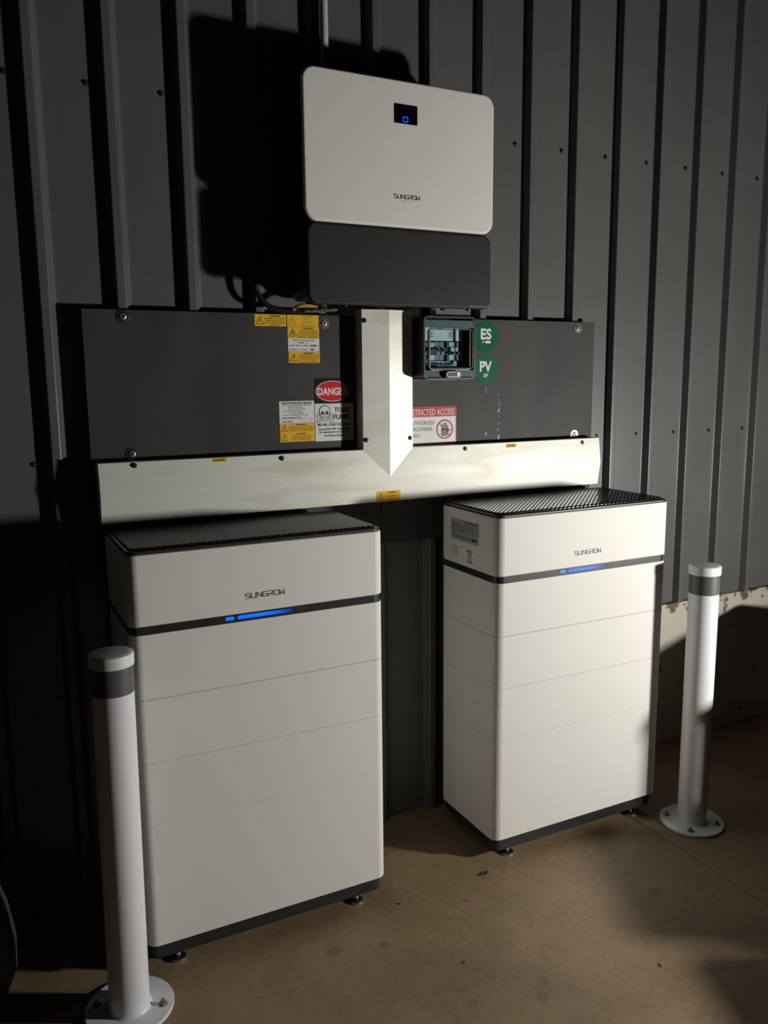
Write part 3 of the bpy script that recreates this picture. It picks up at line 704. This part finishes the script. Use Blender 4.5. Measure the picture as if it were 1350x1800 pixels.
# ------------------------------------------------------------------ inverter
inv = thing('inverter', 'large white wall inverter with dark lower section and blue lit display', 'inverter', (0, 0, 0))
YI = -.224
b = MB(); b.slab(1.269, 1.925, 2.0775, 2.502, .040, YI, YI+.017, .008, 'shell', 'y', 10); fc = b.build('front_cover', inv)
b = MB(); b.slab(1.275, 1.919, 1.8405, 2.0735, .030, YI+.002, YI+.022, .007, 'invdark', 'y', 10); lc = b.build('lower_cover', inv); tag(lc, 'dark slate lower cover')
b = MB(); b.slab(1.290, 1.907, 1.862, 2.482, .030, YI+.014, -.031, .004, 'boxblack', 'y', 8)
for k in range(9): b.box(1.283, 1.291, YI+.05+.011*k, YI+.053+.011*k, 1.95, 2.42, 'boxblack')
b.build('rear_body', inv)
b = MB(); b.slab(1.5632, 1.6435, 2.3785, 2.4340, .003, YI-.0008, YI+.0005, .0003, 'screen', 'y', 4); ds = b.build('display', fc)
b = MB(); tubering(b, 1.5925, 1.6105, 2.3830, 2.3990, .003, .0028, YI-.0015, YI-.0007, 'blue', 4); tag(b.build('indicator_light', ds), 'small glowing blue square')
wordmark(1.5610, 2.1620, .0895, .0118, arc=True).build('wordmark', fc, (0, YI-.0001, 0), smooth=0)
s = Sign(); s.text('Clean power for all', 1.868, 1.8505, .0050, 'label', width=.060, bold=False, h=.0006); s.build('slogan', lc, (0, YI+.002, 0), smooth=0)
for x in (1.36, 1.44, 1.90, 1.80):
    b = MB(); b.lathe([(.013, 0), (.013, -.010), (.009, -.013), (.009, -.019)], 'zinc' if x > 1.85 else 'boxblack', (x, -.115, 1.8625), 'z', 16); b.build('cable_gland', inv)
# conduit above it
b = MB(); b.tube([(1.4165, -.047, 2.4925), (1.4165, -.047, 4.55)], .0125, 'conduit', 16)
for z in (2.62, 3.3, 4.0): b.lathe([(.0145, -.004), (.0145, .004)], 'conduit', (1.4165, -.047, z), 'z', 16)
tag(b.build('conduit'), 'pale grey conduit pipe running up the wall from behind the inverter', 'pipe')
# cables below left end
b = MB(); b.tube([(1.36, -.115, 1.845), (1.335, -.110, 1.832), (1.28, -.085, 1.8315), (1.215, -.070, 1.838), (1.178, -.060, 1.872), (1.166, -.052, 1.925), (1.205, -.052, 1.985), (1.292, -.065, 2.0)], .0085, 'cable')
tag(b.build('black_cable'), 'black cable looping out from under the left end of the inverter', 'cable')
b = MB(); b.tube([(1.375, -.113, 1.846), (1.350, -.115, 1.838), (1.320, -.116, 1.842), (1.295, -.112, 1.843), (1.272, -.100, 1.834)], .0070, 'tan')
tag(b.build('yellow_cable_sleeve'), 'yellow sleeve curling under the left corner of the inverter', 'cable sleeve')
for i, (a, c, lab) in enumerate((((1.300, -.126, 1.8275), (1.352, -.132, 1.8285), 'grey plug connector just left of the other, resting above the charcoal board'), ((1.360, -.134, 1.8300), (1.404, -.138, 1.8330), 'grey plug connector nearest the metal cover, under the inverter'))):
    b = MB(); A, B = Vector(a), Vector(c); b.tube([A, A.lerp(B, .45)], .0048, 'zinc', 10); b.tube([A.lerp(B, .42), A.lerp(B, .9)], .0062, 'zinc', 10); b.tube([A.lerp(B, .88), B], .004, 'zinc', 10)
    tag(b.build('plug_connector'), lab, 'connector', 'plug connectors under the inverter')

# ------------------------------------------------------------------ two bollards
def bollard(x, y, lean, label, rot):
    t = thing('bollard', label, 'bollard', (x, y, 0), 'white bollards bolted to the floor')
    t.rotation_euler = (0, lean, rot)
    b = MB(); b.lathe([(.110, .0005), (.112, .002), (.112, .0085), (.1105, .010), (.060, .010)], 'bollard', n=64); b.build('base_plate', t, smooth=40)
    b = MB(); b.lathe([(.058, .0095), (.0545, .012), (.0520, .017), (.0508, .026), (.0508, .936)], 'bollard', n=48); b.build('post', t, smooth=40)
    b = MB(); b.lathe([(.0514, .868), (.0514, .9365)], 'tape', n=48); tag(b.build('grey_band', t, smooth=40), 'dark grey band below the cap')
    b = MB(); b.lathe([(.0535, .9365), (.0540, .9385), (.0540, .9615), (.0530, .9650), (.050, .9670), (.040, .9685), (.001, .969)], 'cap', n=48)
    b.build('cap', t, smooth=40)
    for k in range(4):
        a = math.radians(45+90*k); bx, by = .086*math.cos(a), .086*math.sin(a)
        b = MB(); b.lathe([(.0115, .0100), (.0115, .0115)], 'zinc', (bx, by, 0), n=20); b.lathe([(.0080, .0115), (.0080, .0185)], 'zinc', (bx, by, 0), n=6); b.lathe([(.0045, .0185), (.0045, .0245), (.0035, .0255)], 'zinc', (bx, by, 0), n=12)
        b.build('anchor_bolt', t, smooth=30)
bollard(.602, -.535, math.radians(.65), 'white steel bollard in the left foreground, in front of the left battery tower', math.radians(20))
bollard(2.603, -.552, 0, 'white steel bollard on the right, beside the right battery tower and the chipped plinth', math.radians(-5))

# ------------------------------------------------------------------ things at the left edge, litter
b = MB(); b.lathe([(.10, .001), (.145, .02), (.165, .07), (.168, .15), (.155, .24), (.135, .31), (.10, .34), (.04, .352)], 'tyre', (.185, -.30, 0), n=40)
tag(b.build('rubber_bag', smooth=60), 'dark grey rounded bag at the left edge, mostly cut off by the frame', 'bag')
b = MB()
P = [(.345, .004), (.395, .004), (.423, .150), (.400, .215), (.350, .262), (.330, .20)]
V = [(x, -.034-.20*(.27-z)*.4, z) for x, z in P] + [(x, -.040-.20*(.27-z)*.4, z) for x, z in P]; n = len(P)
b.add(V, [tuple(range(n)), tuple(range(2*n-1, n-1, -1))] + [(i, (i+1) % n, n+(i+1) % n, n+i) for i in range(n)], 'cardboard')
tag(b.build('cardboard_scrap', smooth=0), 'torn brown cardboard scrap leaning on the wall by the dark bag', 'cardboard')
def leaf(x, y, rot, L, W_, label, name='dead_leaf', curl=.3):
    b = MB(); n = 8; V = []
    for i in range(n+1):
        t = i/n; wd = W_*math.sin(math.pi*min(1, t*.94+.03))**.8*(.6+.4*(1-t)); z = .0012+curl*L*(t-.5)**2
        for s_ in (-1, 0, 1): V.append(((t-.5)*L, s_*wd/2, z + (abs(s_)*curl*wd*.35)))
    V2 = [(a, c, d+.0005) for a, c, d in V]; m = len(V)
    F = []
    for i in range(n):
        for j in (0, 1): q = (3*i+j, 3*i+j+1, 3*i+j+4, 3*i+j+3); F.append(q[::-1]); F.append(tuple(k+m for k in q))
    b.add(V+V2, F, 'leaf'); o = b.build(name, None, (x, y, 0), smooth=60); o.rotation_euler.z = rot
    return tag(o, label, 'leaf' if 'leaf' in name else 'twig', 'dead leaf bits on the floor')
leaf(1.7496, -.4424-.03, .4, .026, .018, 'curled dark dead leaf on the floor near the corner of the right battery tower', curl=.9)
leaf(1.4284, -.4591-.02, -.5, .022, .005, 'thin dark leaf sliver on the floor right of the left battery tower')
leaf(1.4661, -.7927, .9, .010, .008, 'tiny dark leaf crumb in the open floor nearest the camera')
leaf(1.9436, -1.0543, 1.2, .018, .006, 'small brown leaf bit on the right part of the open floor')
leaf(1.62, -.56, 1.9, .022, .0025, 'thin twig on the floor between the two battery towers', 'twig', .05)

# three unseen crates added right of frame to block the work light
def crate(a, c, depth, h, label):
    L = math.hypot(c[0]-a[0], c[1]-a[1]); W_ = depth
    b = MB(); b.slab(.012, L-.012, -W_+.012, -.012, .03, .002, h-.03, .006, 'blocker', 'z', 4); b.slab(0, L, -W_, 0, .04, h-.035, h, .008, 'blocker', 'z', 4)
    for k in range(5):
        x = L*(k+.5)/5; b.box(x-.012, x+.012, -.014, -.004, .02, h-.04, 'blocker')
    o = b.build('light_blocker_crate', None, (a[0], a[1], 0)); o.rotation_euler.z = math.atan2(c[1]-a[1], c[0]-a[0])
    tag(o, label, 'crate')
crate((2.80, -1.01), (3.46, -.18), .42, .62, 'tall dark ribbed crate added to block light near the plinth outside the right edge of the picture')
crate((2.615, -1.43), (2.763, -1.09), .26, .455, 'middle-sized dark ribbed crate added to block light between the tall and the low crate, outside the picture')
crate((2.44, -1.90), (2.61, -1.445), .26, .425, 'lowest dark ribbed crate added to block light, nearest the camera, outside the picture')
